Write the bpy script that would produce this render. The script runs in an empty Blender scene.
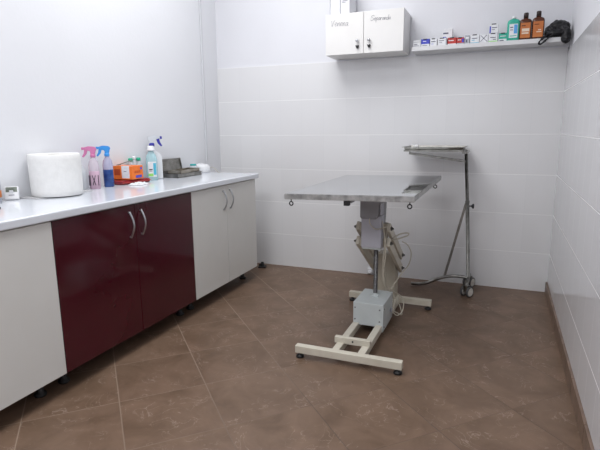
import bpy, bmesh, math, random
from mathutils import Vector, Matrix, Euler, noise
random.seed(4)
PI = math.pi
scene = bpy.context.scene
C = scene.collection

# ------------------------------------------------------------------ materials
def new_mat(name, color=(.8, .8, .8), rough=.5, metal=0., trans=0., spec=.5, alpha=1., ior=1.45, coat=0.):
    m = bpy.data.materials.new(name); m.use_nodes = True
    b = m.node_tree.nodes['Principled BSDF']
    b.inputs['Base Color'].default_value = (*color, 1)
    b.inputs['Roughness'].default_value = rough
    b.inputs['Metallic'].default_value = metal
    b.inputs['Transmission Weight'].default_value = trans
    b.inputs['Specular IOR Level'].default_value = spec
    b.inputs['Alpha'].default_value = alpha
    b.inputs['IOR'].default_value = ior
    b.inputs['Coat Weight'].default_value = coat
    return m

def N(m, t, **kw):
    n = m.node_tree.nodes.new(t)
    for k, v in kw.items(): setattr(n, k, v)
    return n
def L(m, a, b): m.node_tree.links.new(a, b)
def mathn(m, op, a, b=None, c=None):
    n = N(m, 'ShaderNodeMath', operation=op)
    for i, v in enumerate((a, b, c)):
        if v is None: continue
        if isinstance(v, (int, float)): n.inputs[i].default_value = v
        else: L(m, v, n.inputs[i])
    return n.outputs[0]
def mix(m, fac, a, b):
    n = N(m, 'ShaderNodeMix', data_type='RGBA')
    if isinstance(fac, (int, float)): n.inputs[0].default_value = fac
    else: L(m, fac, n.inputs[0])
    for i, v in ((6, a), (7, b)):
        if isinstance(v, tuple): n.inputs[i].default_value = (*v, 1)
        else: L(m, v, n.inputs[i])
    return n.outputs[2]
def bsdf(m): return m.node_tree.nodes['Principled BSDF']
def add_noise(m, scale, c1, c2, bump=0., detail=4, stretch=None, lo=.35, hi=.65, bscale=None):
    tc = N(m, 'ShaderNodeTexCoord')
    src = tc.outputs['Object']
    if stretch:
        mp = N(m, 'ShaderNodeMapping'); mp.inputs['Scale'].default_value = stretch
        L(m, src, mp.inputs[0]); src = mp.outputs[0]
    n = N(m, 'ShaderNodeTexNoise'); n.inputs['Scale'].default_value = scale; n.inputs['Detail'].default_value = detail
    L(m, src, n.inputs[0])
    mr = N(m, 'ShaderNodeMapRange'); mr.inputs[1].default_value = lo; mr.inputs[2].default_value = hi
    L(m, n.outputs[0], mr.inputs[0])
    L(m, mix(m, mr.outputs[0], c1, c2), bsdf(m).inputs['Base Color'])
    if bump:
        n2 = n
        if bscale:
            n2 = N(m, 'ShaderNodeTexNoise'); n2.inputs['Scale'].default_value = bscale; L(m, src, n2.inputs[0])
        b = N(m, 'ShaderNodeBump'); b.inputs['Strength'].default_value = bump; b.inputs['Distance'].default_value = .01
        L(m, n2.outputs[0], b.inputs['Height']); L(m, b.outputs[0], bsdf(m).inputs['Normal'])
    return m

def joint(m, coord, period, half, offset=0.):
    """1 on a joint, 0 on the tile"""
    t = mathn(m, 'DIVIDE', mathn(m, 'ADD', coord, offset), period)
    f = mathn(m, 'FRACT', t)
    d = mathn(m, 'MINIMUM', f, mathn(m, 'SUBTRACT', 1.0, f))
    d = mathn(m, 'MULTIPLY', d, period)
    mr = N(m, 'ShaderNodeMapRange', interpolation_type='SMOOTHSTEP')
    mr.inputs[1].default_value = half * .5; mr.inputs[2].default_value = half * 1.5
    mr.inputs[3].default_value = 1; mr.inputs[4].default_value = 0
    L(m, d, mr.inputs[0])
    return mr.outputs[0], mathn(m, 'FLOOR', t)

def tile_wall(name, axis, tile=(.735, .735, .745), offset=0., vj=(.64, .65, .67), vs=.30):
    m = new_mat(name, rough=.16, spec=.5)
    tc = N(m, 'ShaderNodeTexCoord'); sp = N(m, 'ShaderNodeSeparateXYZ'); L(m, tc.outputs['Object'], sp.inputs[0])
    jz, rz = joint(m, sp.outputs[2], .30, .0022)
    jx, rx = joint(m, sp.outputs[axis], .202, .0016, offset)
    cb = N(m, 'ShaderNodeCombineXYZ'); L(m, rz, cb.inputs[0]); L(m, rx, cb.inputs[1])
    wn = N(m, 'ShaderNodeTexWhiteNoise'); L(m, cb.outputs[0], wn.inputs[0])
    c0 = mix(m, wn.outputs[0], tuple(v * .985 for v in tile), tuple(v * 1.015 for v in tile))
    # faint joint width variation along the wall
    nz = N(m, 'ShaderNodeTexNoise'); nz.inputs['Scale'].default_value = 2.5; L(m, tc.outputs['Object'], nz.inputs[0])
    hz = mathn(m, 'MULTIPLY', jz, mathn(m, 'MULTIPLY', nz.outputs[0], 1.5))
    c1 = mix(m, mathn(m, 'MINIMUM', hz, 1.0), c0, (.88, .88, .88))
    c2 = mix(m, mathn(m, 'MULTIPLY', jx, vs), c1, vj)
    L(m, c2, bsdf(m).inputs['Base Color'])
    jj = mathn(m, 'MAXIMUM', jz, mathn(m, 'MULTIPLY', jx, .3))
    L(m, mathn(m, 'ADD', mathn(m, 'MULTIPLY', jj, .4), .15), bsdf(m).inputs['Roughness'])
    n = N(m, 'ShaderNodeTexNoise'); n.inputs['Scale'].default_value = 3.2; L(m, tc.outputs['Object'], n.inputs[0])
    h = mathn(m, 'SUBTRACT', mathn(m, 'MULTIPLY', n.outputs[0], .35), mathn(m, 'MULTIPLY', jj, .12))
    b = N(m, 'ShaderNodeBump'); b.inputs['Strength'].default_value = .25; b.inputs['Distance'].default_value = .01
    L(m, h, b.inputs['Height']); L(m, b.outputs[0], bsdf(m).inputs['Normal'])
    return m

def floor_mat():
    m = new_mat('floor_tiles', rough=.42, spec=.4)
    tc = N(m, 'ShaderNodeTexCoord'); sp = N(m, 'ShaderNodeSeparateXYZ'); L(m, tc.outputs['Object'], sp.inputs[0])
    s = mathn(m, 'ADD', sp.outputs[0], sp.outputs[1]); d = mathn(m, 'SUBTRACT', sp.outputs[0], sp.outputs[1])
    j1, r1 = joint(m, s, .577, .0035, 4.42)
    j2, r2 = joint(m, d, .558, .0028, .10)
    cb = N(m, 'ShaderNodeCombineXYZ'); L(m, r1, cb.inputs[0]); L(m, r2, cb.inputs[1])
    wn = N(m, 'ShaderNodeTexWhiteNoise'); L(m, cb.outputs[0], wn.inputs[0])
    # marbling: coordinates shifted per tile
    off = N(m, 'ShaderNodeVectorMath', operation='SCALE'); L(m, wn.outputs['Color'], off.inputs[0]); off.inputs['Scale'].default_value = 7
    ad = N(m, 'ShaderNodeVectorMath', operation='ADD'); L(m, tc.outputs['Object'], ad.inputs[0]); L(m, off.outputs[0], ad.inputs[1])
    n1 = N(m, 'ShaderNodeTexNoise'); n1.inputs['Scale'].default_value = 5; n1.inputs['Detail'].default_value = 7; n1.inputs['Roughness'].default_value = .62
    n1.inputs['Distortion'].default_value = .6
    L(m, ad.outputs[0], n1.inputs[0])
    mr = N(m, 'ShaderNodeMapRange'); mr.inputs[1].default_value = .3; mr.inputs[2].default_value = .7; L(m, n1.outputs[0], mr.inputs[0])
    base = mix(m, mr.outputs[0], (.118, .073, .046), (.198, .128, .088))
    n2 = N(m, 'ShaderNodeTexNoise'); n2.inputs['Scale'].default_value = 8; n2.inputs['Detail'].default_value = 6; n2.inputs['Distortion'].default_value = 1.6
    L(m, ad.outputs[0], n2.inputs[0])
    v = mathn(m, 'ABSOLUTE', mathn(m, 'SUBTRACT', n2.outputs[0], .5))
    vr = N(m, 'ShaderNodeMapRange'); vr.inputs[1].default_value = 0; vr.inputs[2].default_value = .012; vr.inputs[3].default_value = 1; vr.inputs[4].default_value = 0
    L(m, v, vr.inputs[0])
    n3 = N(m, 'ShaderNodeTexNoise'); n3.inputs['Scale'].default_value = 6; L(m, ad.outputs[0], n3.inputs[0])
    vm = N(m, 'ShaderNodeMapRange'); vm.inputs[1].default_value = .44; vm.inputs[2].default_value = .60; L(m, n3.outputs[0], vm.inputs[0])
    c = mix(m, mathn(m, 'MULTIPLY', mathn(m, 'MULTIPLY', vr.outputs[0], vm.outputs[0]), .5), base, (.42, .33, .27))
    # faint brightness step from tile to tile, then the joints
    c = mix(m, mathn(m, 'MULTIPLY', wn.outputs[0], .12), c, (.10, .07, .055))
    j = mathn(m, 'MAXIMUM', j1, mathn(m, 'MULTIPLY', j2, .75))
    n4 = N(m, 'ShaderNodeTexNoise'); n4.inputs['Scale'].default_value = 1.3; L(m, tc.outputs['Object'], n4.inputs[0])
    # the grout is darker towards the right wall
    g = N(m, 'ShaderNodeMapRange'); g.inputs[1].default_value = -1.7; g.inputs[2].default_value = -.9; L(m, mathn(m, 'ADD', sp.outputs[0], mathn(m, 'MULTIPLY', n4.outputs[0], .5)), g.inputs[0])
    grout = mix(m, g.outputs[0], (.34, .26, .20), (.085, .058, .042))
    c = mix(m, mathn(m, 'MULTIPLY', j, .62), c, grout)
    L(m, c, bsdf(m).inputs['Base Color'])
    h = mathn(m, 'SUBTRACT', mathn(m, 'MULTIPLY', n1.outputs[0], .15), mathn(m, 'MULTIPLY', j, .2))
    b = N(m, 'ShaderNodeBump'); b.inputs['Strength'].default_value = .3; b.inputs['Distance'].default_value = .01
    L(m, h, b.inputs['Height']); L(m, b.outputs[0], bsdf(m).inputs['Normal'])
    return m

M = {}
M['floor'] = floor_mat()
M['tile_x'] = tile_wall('white_wall_tiles_back', 0)
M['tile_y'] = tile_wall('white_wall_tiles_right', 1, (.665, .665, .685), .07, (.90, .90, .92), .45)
M['paint'] = add_noise(new_mat('white_paint', rough=.6, spec=.3), 2.0, (.725, .73, .765), (.745, .75, .785), .05, bscale=60)
M['paint_left'] = add_noise(new_mat('white_paint_left', rough=.55, spec=.3), 1.5, (.725, .735, .765), (.745, .755, .785), .06, bscale=50)
M['ceiling'] = add_noise(new_mat('ceiling_paint', rough=.9), 3, (.78, .78, .79), (.8, .8, .81))
M['skirting'] = add_noise(new_mat('skirting_tile', rough=.4), 9, (.13, .085, .062), (.20, .135, .10), .1)
M['conduit'] = new_mat('conduit_white', (.62, .63, .66), .5)
M['counter'] = add_noise(new_mat('glossy_white_laminate', rough=.10, spec=.55), 14, (.70, .73, .78), (.72, .75, .80), .02, bscale=4)
M['door_white'] = add_noise(new_mat('white_cabinet_laminate', rough=.35), 5, (.665, .66, .635), (.685, .68, .655))
M['door_red'] = add_noise(new_mat('burgundy_gloss_laminate', rough=.13, spec=.5, coat=.3), 3, (.052, .0035, .009), (.060, .004, .011))
M['carcass'] = add_noise(new_mat('grey_chipboard', rough=.6), 20, (.42, .41, .39), (.46, .45, .43))
M['black'] = add_noise(new_mat('black_plastic', rough=.45), 30, (.010, .010, .011), (.016, .016, .018))
M['satin'] = add_noise(new_mat('satin_metal_handle', rough=.3, metal=1), 40, (.42, .43, .45), (.50, .51, .53))
M['steel'] = add_noise(new_mat('brushed_stainless', rough=.09, metal=1), 2, (.60, .61, .63), (.66, .67, .69), .02, bscale=3)
M['steel_edge'] = add_noise(new_mat('worn_stainless_edge', rough=.33, metal=1), 25, (.30, .30, .295), (.55, .55, .535), .1)
M['steel_dull'] = add_noise(new_mat('dull_steel', rough=.30, metal=1), 20, (.21, .205, .19), (.33, .325, .305), .1)
M['screw'] = add_noise(new_mat('dark_spindle_steel', rough=.35, metal=1), 60, (.10, .10, .105), (.22, .22, .22))
M['beige'] = add_noise(new_mat('cream_painted_steel', rough=.42), 12, (.56, .52, .43), (.62, .58, .49), .03)
M['beige_dark'] = add_noise(new_mat('cream_column_paint', rough=.5), 9, (.40, .36, .285), (.46, .415, .335), .03)
M['greybox'] = add_noise(new_mat('pale_grey_painted_metal', rough=.4), 10, (.52, .56, .56), (.56, .60, .60), .03)
M['lilac'] = add_noise(new_mat('lilac_grey_housing', rough=.42), 10, (.44, .44, .49), (.47, .47, .52))
M['lilac_dark'] = add_noise(new_mat('grey_housing', rough=.45), 10, (.27, .27, .285), (.30, .30, .315))
M['cable'] = new_mat('cream_cable', (.50, .46, .38), .5)
M['tissue'] = add_noise(new_mat('white_tissue_paper', rough=.95, spec=.1), 30, (.76, .76, .75), (.80, .80, .79), .12, bscale=60)
M['card'] = add_noise(new_mat('grey_cardboard', rough=.9), 40, (.36, .33, .29), (.44, .41, .37))
M['pad'] = add_noise(new_mat('pale_paper_pad', rough=.7), 20, (.48, .48, .49), (.54, .54, .55))
M['white'] = add_noise(new_mat('white_plastic', rough=.35), 20, (.74, .75, .77), (.78, .79, .81))
M['milky'] = new_mat('milky_plastic', (.80, .83, .86), .35, trans=.45, ior=1.3)
M['paper'] = add_noise(new_mat('white_card', rough=.6), 40, (.70, .71, .74), (.78, .79, .81))
M['lcd'] = add_noise(new_mat('grey_green_display', rough=.25), 30, (.16, .19, .155), (.20, .23, .19))
M['ink'] = new_mat('black_ink', (.02, .02, .03), .6)
M['ink_soft'] = new_mat('grey_ink', (.12, .12, .17), .6)
M['pink'] = new_mat('pink_plastic', (.62, .20, .40), .35)
M['pink_liquid'] = new_mat('pink_filled_bottle', (.84, .60, .74), .15, trans=.35, ior=1.3)
M['pink_clear'] = new_mat('pink_tinted_clear_plastic', (.88, .80, .87), .12, trans=.6, ior=1.2)
M['blue'] = new_mat('light_blue_plastic', (.045, .30, .74), .35)
M['blue_liquid'] = add_noise(new_mat('dark_blue_filled_bottle', rough=.12), 18, (.012, .035, .16), (.03, .09, .30))
M['lilac_clear'] = new_mat('lilac_tinted_clear_plastic', (.66, .66, .84), .12, trans=.6, ior=1.2)
M['navy'] = new_mat('navy_plastic', (.035, .035, .33), .35)
M['aqua_clear'] = new_mat('aqua_tinted_plastic', (.60, .85, .90), .15, trans=.45, ior=1.25)
M['orange'] = add_noise(new_mat('orange_carton', rough=.5), 15, (.80, .17, .018), (.87, .21, .03))
M['orange_dark'] = new_mat('dark_orange_print', (.45, .06, .01), .5)
M['red_clear'] = add_noise(new_mat('dark_red_plastic', rough=.2), 14, (.16, .006, .014), (.30, .012, .022))
M['red'] = add_noise(new_mat('red_carton_print', rough=.5), 20, (.42, .035, .03), (.50, .05, .04))
M['green'] = new_mat('green_plastic', (.02, .42, .25), .4)
M['lime'] = new_mat('lime_print', (.30, .72, .16), .5)
M['teal'] = add_noise(new_mat('teal_print', rough=.45), 14, (.03, .36, .26), (.045, .42, .31))
M['teal_cap'] = new_mat('teal_cap', (.02, .38, .38), .4)
M['royal'] = new_mat('royal_blue_print', (.06, .075, .50), .5)
M['skyprint'] = new_mat('light_blue_print', (.10, .36, .72), .5)
M['cyanprint'] = new_mat('cyan_print', (.08, .45, .62), .5)
M['silver_card'] = add_noise(new_mat('grey_silver_carton', rough=.35), 20, (.34, .36, .40), (.42, .44, .48))
M['brown'] = new_mat('amber_brown_plastic', (.085, .026, .012), .25, trans=0.)
M['brown_cap'] = new_mat('dark_brown_cap', (.028, .014, .011), .4)
M['amber_label'] = add_noise(new_mat('orange_brown_label', rough=.5), 10, (.46, .13, .03), (.56, .19, .05))
M['pale_label'] = new_mat('pale_label_print', (.72, .60, .48), .5)
M['bag'] = add_noise(new_mat('black_bin_liner', rough=.42, spec=.35), 6, (.005, .005, .006), (.010, .010, .012), .5, bscale=22)
M['rubber'] = new_mat('wheel_rubber', (.10, .10, .10), .6)
M['wheel'] = new_mat('pale_wheel', (.68, .66, .61), .5)

def warp(m, slope):
    """a very gentle rise of the sheet away from its near edge, as bump"""
    tc = N(m, 'ShaderNodeTexCoord'); sp = N(m, 'ShaderNodeSeparateXYZ'); L(m, tc.outputs['Object'], sp.inputs[0])
    b = N(m, 'ShaderNodeBump'); b.inputs['Strength'].default_value = 1; b.inputs['Distance'].default_value = 1
    L(m, mathn(m, 'MULTIPLY', sp.outputs[1], slope), b.inputs['Height']); L(m, b.outputs[0], bsdf(m).inputs['Normal'])
M['sheet'] = add_noise(new_mat('polished_table_sheet', rough=.05, metal=1), 2, (.52, .535, .55), (.56, .575, .59))
warp(M['sheet'], .036)

# ------------------------------------------------------------------ mesh helpers
def nb(): return bmesh.new()
def box(bm, x0, x1, y0, y1, z0, z1, bev=0., seg=2, mi=0, mat=None):
    t = bmesh.new(); bmesh.ops.create_cube(t, size=1)
    for v in t.verts:
        v.co = Vector(((x0 + x1) / 2 + v.co.x * (x1 - x0), (y0 + y1) / 2 + v.co.y * (y1 - y0), (z0 + z1) / 2 + v.co.z * (z1 - z0)))
    if bev: bmesh.ops.bevel(t, geom=t.edges[:], offset=bev, segments=seg, affect='EDGES', profile=.5)
    merge(bm, t, mat, mi); return bm
def merge(bm, t, mat=None, mi=0):
    mp = {}
    for v in t.verts: mp[v] = bm.verts.new(mat @ v.co if mat else v.co)
    for f in t.faces:
        try:
            g = bm.faces.new([mp[v] for v in f.verts]); g.material_index = mi if mi else f.material_index; g.smooth = f.smooth
        except ValueError: pass
    t.free()
def lathe(bm, prof, seg=32, center=(0, 0, 0), axis=None, mi=0, sx=1., sy=1.):
    """prof: list of (r, z); ends with r=0 are closed to a point"""
    t = bmesh.new(); rings = []
    for r, z in prof:
        if r < 1e-6: rings.append([t.verts.new((0, 0, z))])
        else: rings.append([t.verts.new((r * sx * math.cos(2 * PI * i / seg), r * sy * math.sin(2 * PI * i / seg), z)) for i in range(seg)])
    for a, b in zip(rings, rings[1:]):
        for i in range(seg):
            j = (i + 1) % seg
            if len(a) == 1 and len(b) == 1: continue
            if len(a) == 1: f = t.faces.new((a[0], b[j], b[i]))
            elif len(b) == 1: f = t.faces.new((a[i], a[j], b[0]))
            else: f = t.faces.new((a[i], a[j], b[j], b[i]))
            f.smooth = True
    m = Matrix.Translation(center)
    if axis is not None: m = m @ Vector((0, 0, 1)).rotation_difference(Vector(axis).normalized()).to_matrix().to_4x4()
    merge(bm, t, m, mi); return bm
def cyl(bm, a, b, r, r2=None, seg=16, bev=0.):
    a, b = Vector(a), Vector(b); h = (b - a).length; r2 = r if r2 is None else r2
    if bev: p = [(0, 0), (r - bev, 0), (r, bev), (r2, h - bev), (r2 - bev, h), (0, h)]
    else: p = [(0, 0), (r, 0), (r, 0), (r2, h), (r2, h), (0, h)]
    lathe(bm, p, seg, a, b - a); return bm
def bar(bm, a, b, w, h, up=(0, 0, 1), bev=.002):
    """rectangular bar from a to b, w across, h along up"""
    a, b = Vector(a), Vector(b); d = b - a; l = d.length; x = d.normalized()
    z = Vector(up); z = (z - x * z.dot(x)).normalized(); y = z.cross(x)
    m = Matrix.Translation((a + b) / 2) @ Matrix((x, y, z)).transposed().to_4x4()
    box(bm, -l / 2, l / 2, -w / 2, w / 2, -h / 2, h / 2, bev, 2, mat=m); return bm
def smoothpath(pts, n=6):
    pts = [Vector(p) for p in pts]; out = []
    P = [pts[0] * 2 - pts[1]] + pts + [pts[-1] * 2 - pts[-2]]
    for i in range(1, len(P) - 2):
        p0, p1, p2, p3 = P[i - 1:i + 3]
        for k in range(n):
            t = k / n
            out.append(.5 * ((2 * p1) + (p2 - p0) * t + (2 * p0 - 5 * p1 + 4 * p2 - p3) * t * t + (3 * p1 - p0 - 3 * p2 + p3) * t ** 3))
    out.append(pts[-1]); return out
def tube(bm, pts, r, seg=8, smooth=6, closed=False):
    if smooth: pts = smoothpath(pts, smooth)
    pts = [Vector(p) for p in pts]; rings = []; prev = None
    for i, p in enumerate(pts):
        d = (pts[min(i + 1, len(pts) - 1)] - pts[max(i - 1, 0)]).normalized()
        if prev is None: n = d.orthogonal().normalized()
        else:
            n = prev - d * prev.dot(d)
            n = n.normalized() if n.length > 1e-6 else d.orthogonal().normalized()
        prev = n; b = d.cross(n)
        rings.append([bm.verts.new(p + (n * math.cos(2 * PI * k / seg) + b * math.sin(2 * PI * k / seg)) * r) for k in range(seg)])
    for a, b in zip(rings, rings[1:]):
        for k in range(seg):
            f = bm.faces.new((a[k], a[(k + 1) % seg], b[(k + 1) % seg], b[k])); f.smooth = True
    if not closed:
        bm.faces.new(rings[0][::-1]); bm.faces.new(rings[-1])
    return bm
def prism(bm, outline, y0, y1, bev=0., mat=None):
    """outline of (x, z) pairs extruded along y"""
    t = bmesh.new()
    vs = [t.verts.new((x, y0, z)) for x, z in outline]; f = t.faces.new(vs)
    r = bmesh.ops.extrude_face_region(t, geom=[f])
    for v in r['geom']:
        if isinstance(v, bmesh.types.BMVert): v.co.y = y1
    bmesh.ops.recalc_face_normals(t, faces=t.faces[:])
    if bev: bmesh.ops.bevel(t, geom=t.edges[:], offset=bev, segments=2, affect='EDGES')
    merge(bm, t, mat); return bm
def obj(name, bm, mats, parent=None, local=False, smooth=False, recalc=True):
    """one mesh object; geometry written in world metres unless local, stored about the parent's base"""
    if recalc: bmesh.ops.recalc_face_normals(bm, faces=bm.faces[:])
    if parent is not None and not local:
        r = parent
        while r.parent: r = r.parent
        bmesh.ops.translate(bm, verts=bm.verts[:], vec=-Vector(r.location))
    me = bpy.data.meshes.new(name); bm.to_mesh(me); bm.free()
    for m in (mats if isinstance(mats, (list, tuple)) else [mats]): me.materials.append(m)
    if smooth:
        for p in me.polygons: p.use_smooth = True
    o = bpy.data.objects.new(name, me); C.objects.link(o); o.parent = parent
    return o
def tag(o, label, cat, group=None, kind=None):
    o['label'] = label; o['category'] = cat
    if group: o['group'] = group
    if kind: o['kind'] = kind
    return o
def thing(name, label, cat, loc=(0, 0, 0), rz=0., group=None):
    o = bpy.data.objects.new(name, None); C.objects.link(o); o.empty_display_size = .05
    o.location = loc; o.rotation_euler = (0, 0, rz)
    return tag(o, label, cat, group)
def struct(name, bm, mats):
    o = obj(name, bm, mats); o['kind'] = 'structure'; return o
def dup(root, loc, label, rz=None):
    r = root.copy(); C.objects.link(r); r.location = loc; r['label'] = label
    if rz is not None: r.rotation_euler = (0, 0, rz)
    for ch in list(root.children):
        c = ch.copy(); C.objects.link(c); c.parent = r
        for g in ch.children:
            d = g.copy(); C.objects.link(d); d.parent = c
    return r

# ------------------------------------------------------------------ the room
XL, XR, YB, YF, H = -2.85, 0.0, 0.0, -5.4, 3.15
bm = nb(); box(bm, XL - .1, XR + .1, YF - .1, YB + .1, -.08, 0); struct('floor', bm, M['floor'])
bm = nb(); box(bm, XL - .1, XR + .1, YF - .1, YB + .1, H, H + .08); struct('ceiling', bm, M['ceiling'])
bm = nb(); box(bm, XL - .1, XL, YF, YB + .1, 0, H); struct('wall_left', bm, M['paint_left'])
bm = nb(); box(bm, XL, XR, 0, .1, 0, 1.80); box(bm, XL, XR + .05, .006, .1, 1.80, H)
o = struct('wall_back', bm, [M['tile_x'], M['paint']])
for p in o.data.polygons: p.material_index = 1 if p.center.z > 1.8001 else 0
bm = nb(); box(bm, 0, .1, YF, YB + .1, 0, 1.78); box(bm, .006, .1, YF, YB + .1, 1.78, H)
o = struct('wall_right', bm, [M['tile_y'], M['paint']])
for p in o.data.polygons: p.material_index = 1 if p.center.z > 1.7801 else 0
bm = nb(); box(bm, XL - .1, XR + .1, YF - .1, YF, 0, H); struct('wall_front', bm, M['paint'])
bm = nb()
y = -.012
while y > YF:
    box(bm, -.013, 0, max(y - .398, YF), y, 0, .085, .0015); y -= .4
struct('baseboard_right', bm, M['skirting'])
bm = nb(); box(bm, XL, XL + .014, -.262, -.240, .9, H, .004); struct('trim_1', bm, M['conduit'])

# ------------------------------------------------------------------ kitchen-style cabinets
XF = -2.266      # front of the doors
def handle(door, y, z0=.67, z1=.815):
    b = nb(); pts = []
    for k in range(9):
        t = k / 8; pts.append((XF + .006 + .026 * math.sin(PI * t), y, z0 + (z1 - z0) * t))
    # bowed bar with a foot at both ends
    tube(b, pts, .0055, 8, 3)
    cyl(b, (XF, y, z0 + .004), (XF + .010, y, z0 + .004), .006)
    cyl(b, (XF, y, z1 - .004), (XF + .010, y, z1 - .004), .006)
    h = obj('handle', b, M['satin'], door); h['label'] = 'curved satin metal bow handle'
    return h
def cabinet(y0, y1, mat, label, seam, legs, group):
    c = thing('base_cabinet', label, 'cabinet', ((XF + XL) / 2, (y0 + y1) / 2, 0), group=group)
    b = nb(); x1 = XF - .020; xb = XL + .012; t = .018
    box(b, xb, x1, y0, y0 + t, .105, .853); box(b, xb, x1, y1 - t, y1, .105, .853)
    box(b, xb, x1, y0 + t, y1 - t, .105, .105 + t); box(b, xb, x1, y0 + t, y1 - t, .835, .853); box(b, xb, xb + .008, y0 + t, y1 - t, .12, .835)
    obj('carcass', b, mat if mat is M['door_white'] else M['carcass'], c)
    spans = [(y0, seam, 'r'), (seam, y1, 'l')]
    for a, bb, side in spans:
        d = nb(); box(d, XF - .018, XF, a + .0015, bb - .0015, .105, .850, .0015)
        dr = obj('door', d, mat, c)
        handle(dr, (bb - .050) if side == 'r' else (a + .045))
    for (x, y) in legs:
        b = nb(); lathe(b, [(0, 0), (.027, 0), (.029, .006), (.027, .014), (.017, .018), (.015, .05), (.017, .06), (.017, .085), (.028, .088), (.028, .105), (0, .105)], 20, (x, y, 0))
        obj('leg', b, M['black'], c)
    return c
G = 'base cabinets under the white worktop'
cabinet(-1.357, -.437, M['door_white'], 'white two-door base cabinet at the end of the worktop nearest the back wall', -.906,
        [(-2.38, -.50), (-2.38, -1.275), (-2.75, -.50), (-2.75, -1.275)], G)
cabinet(-2.462, -1.359, M['door_red'], 'glossy burgundy two-door base cabinet between the two white cabinets', -1.908,
        [(-2.38, -1.40), (-2.38, -2.39), (-2.75, -1.40), (-2.75, -2.39)], G)
cabinet(-3.364, -2.464, M['door_white'], 'white base cabinet at left picture edge beside the burgundy doors', -2.90,
        [(-2.38, -2.53), (-2.38, -3.29), (-2.75, -2.53), (-2.75, -3.29)], G)
bm = nb(); box(bm, XL + .001, -2.250, -3.40, -.396, .855, .895, .007, 3)
tag(obj('worktop', bm, M['counter']), 'long glossy white worktop running over the base cabinets along the left wall', 'worktop')
bm = nb(); box(bm, -.035, .035, -.035, .035, 0, .012, .004); lathe(bm, [(.022, .010), (.017, .030), (.012, .05), (0, .052)], 16)
box(bm, -.030, .012, -.006, .006, .010, .034, .003)
f = obj('furniture_foot', bm, M['black']); f.location = (-2.375, -.125, 0); f.rotation_euler = (0, 0, .3)
tag(f, 'small black plastic furniture foot on the floor by the back wall, beyond the white cabinet', 'furniture foot')

# ------------------------------------------------------------------ handwriting helper
def glyphs(word):
    g = {
     'V': [[(0, 1.15), (.12, 1.05), (.3, 0), (.38, .1), (.62, 1.15), (.8, 1.1)]],
     'S': [[(.95, 1.25), (.6, 1.5), (.15, 1.3), (.2, .95), (.7, .65), (.75, .25), (.4, 0), (.0, .15)]],
     'e': [[(0, .35), (.3, .45), (.4, .7), (.2, .8), (.05, .45), (.2, .05), (.55, .2)]],
     'n': [[(0, .7), (.08, 0), (.12, .5), (.35, .75), (.42, .1), (.6, .1)]],
     'a': [[(.45, .7), (.15, .7), (.02, .3), (.15, .03), (.42, .45), (.46, .68), (.45, .1), (.62, .1)]],
     'p': [[(.02, .75), (.02, -.6)], [(.02, .5), (.3, .8), (.45, .45), (.25, .05), (.03, .15)]],
     'r': [[(0, .7), (.06, 0), (.1, .5), (.32, .72), (.42, .6)]],
     'd': [[(.4, .65), (.1, .65), (.03, .2), (.2, .02), (.42, .3), (.48, 1.5)], [(.44, .4), (.5, .05), (.62, .08)]],
    }
    wd = {'V': .85, 'S': 1.0}
    x = 0; out = []
    for ch in word:
        for s in g[ch]: out.append([(x + px, pz) for px, pz in s])
        x += wd.get(ch, .58)
    return out, x
def write(word, x0, z0, width, y, parent, slope=0., thick=.0010, squash=1.):
    st, w = glyphs(word); s = width / w; b = nb()
    for line in st:
        pts = [(x0 + px * s + pz * s * .15, y, z0 + pz * s * squash + slope * px * s) for px, pz in line]
        if len(pts) > 1: tube(b, pts, thick, 5, 4)
    h = obj('handwriting', b, M['ink_soft'], parent); h['label'] = 'the handwritten word %s in dark marker' % word
    return h

# ------------------------------------------------------------------ wall cabinet
wc = thing('wall_cabinet', 'white two-door medicine cabinet hung high on the back wall, with handwriting on its doors', 'cabinet', (-1.407, -.13, 1.812))
bm = nb(); x0, x1, yb, yf, z0, z1, t = -1.707, -1.107, -.0005, -.250, 1.812, 2.110, .016
box(bm, x0, x0 + t, yf, yb, z0, z1); box(bm, x1 - t, x1, yf, yb, z0, z1)
box(bm, x0 + t, x1 - t, yf, yb, z0, z0 + t); box(bm, x0 + t, x1 - t, yf, yb, z1 - t, z1); box(bm, x0 + t, x1 - t, yb - .006, yb, z0 + t, z1 - t)
obj('carcass', bm, M['door_white'], wc)
M['door_cab'] = add_noise(new_mat('wall_cabinet_laminate', rough=.4), 5, (.76, .75, .735), (.78, .77, .755))
wc.children[0].data.materials[0] = M['door_cab']
for a, b_, word, kx in ((x0, -1.4085, 'Venena', -1.452), (-1.4055, x1, 'Separanda', -1.362)):
    bm = nb(); box(bm, a, b_, -.268, -.251, z0, z1, .0015); d = obj('door', bm, M['door_cab'], wc)
    bm = nb(); lathe(bm, [(0, 0), (.006, 0), (.005, .008), (.011, .014), (.012, .02), (.008, .025), (0, .026)], 16, (kx, -.268, 1.905), (0, -1, 0))
    obj('knob', bm, M['satin'], d)
    bm = nb(); cyl(bm, (kx, -.268, 1.862), (kx, -.274, 1.862), .009)
    prism(bm, [(kx - .013, 1.868), (kx - .009, 1.874), (kx, 1.869), (kx + .009, 1.874), (kx + .013, 1.868), (kx + .004, 1.848), (kx - .004, 1.848)], -.285, -.273, .001)
    l = obj('lock', bm, M['black'], d); l['label'] = 'small black heart-shaped lock key'
    if word == 'Venena': write(word, -1.668, 2.024, .140, -.2685, d, -.04, squash=.9)
    else: write(word, -1.355, 2.040, .150, -.2685, d, -.02, squash=.9)
fb = thing('carton', 'tall plain white carton standing on top of the white wall cabinet', 'box', (-1.605, -.15, 2.110))
bm = nb(); box(bm, -1.683, -1.603, -.235, -.06, 2.110, 2.33, .002); obj('box_body', bm, M['paper'], fb)
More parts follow.
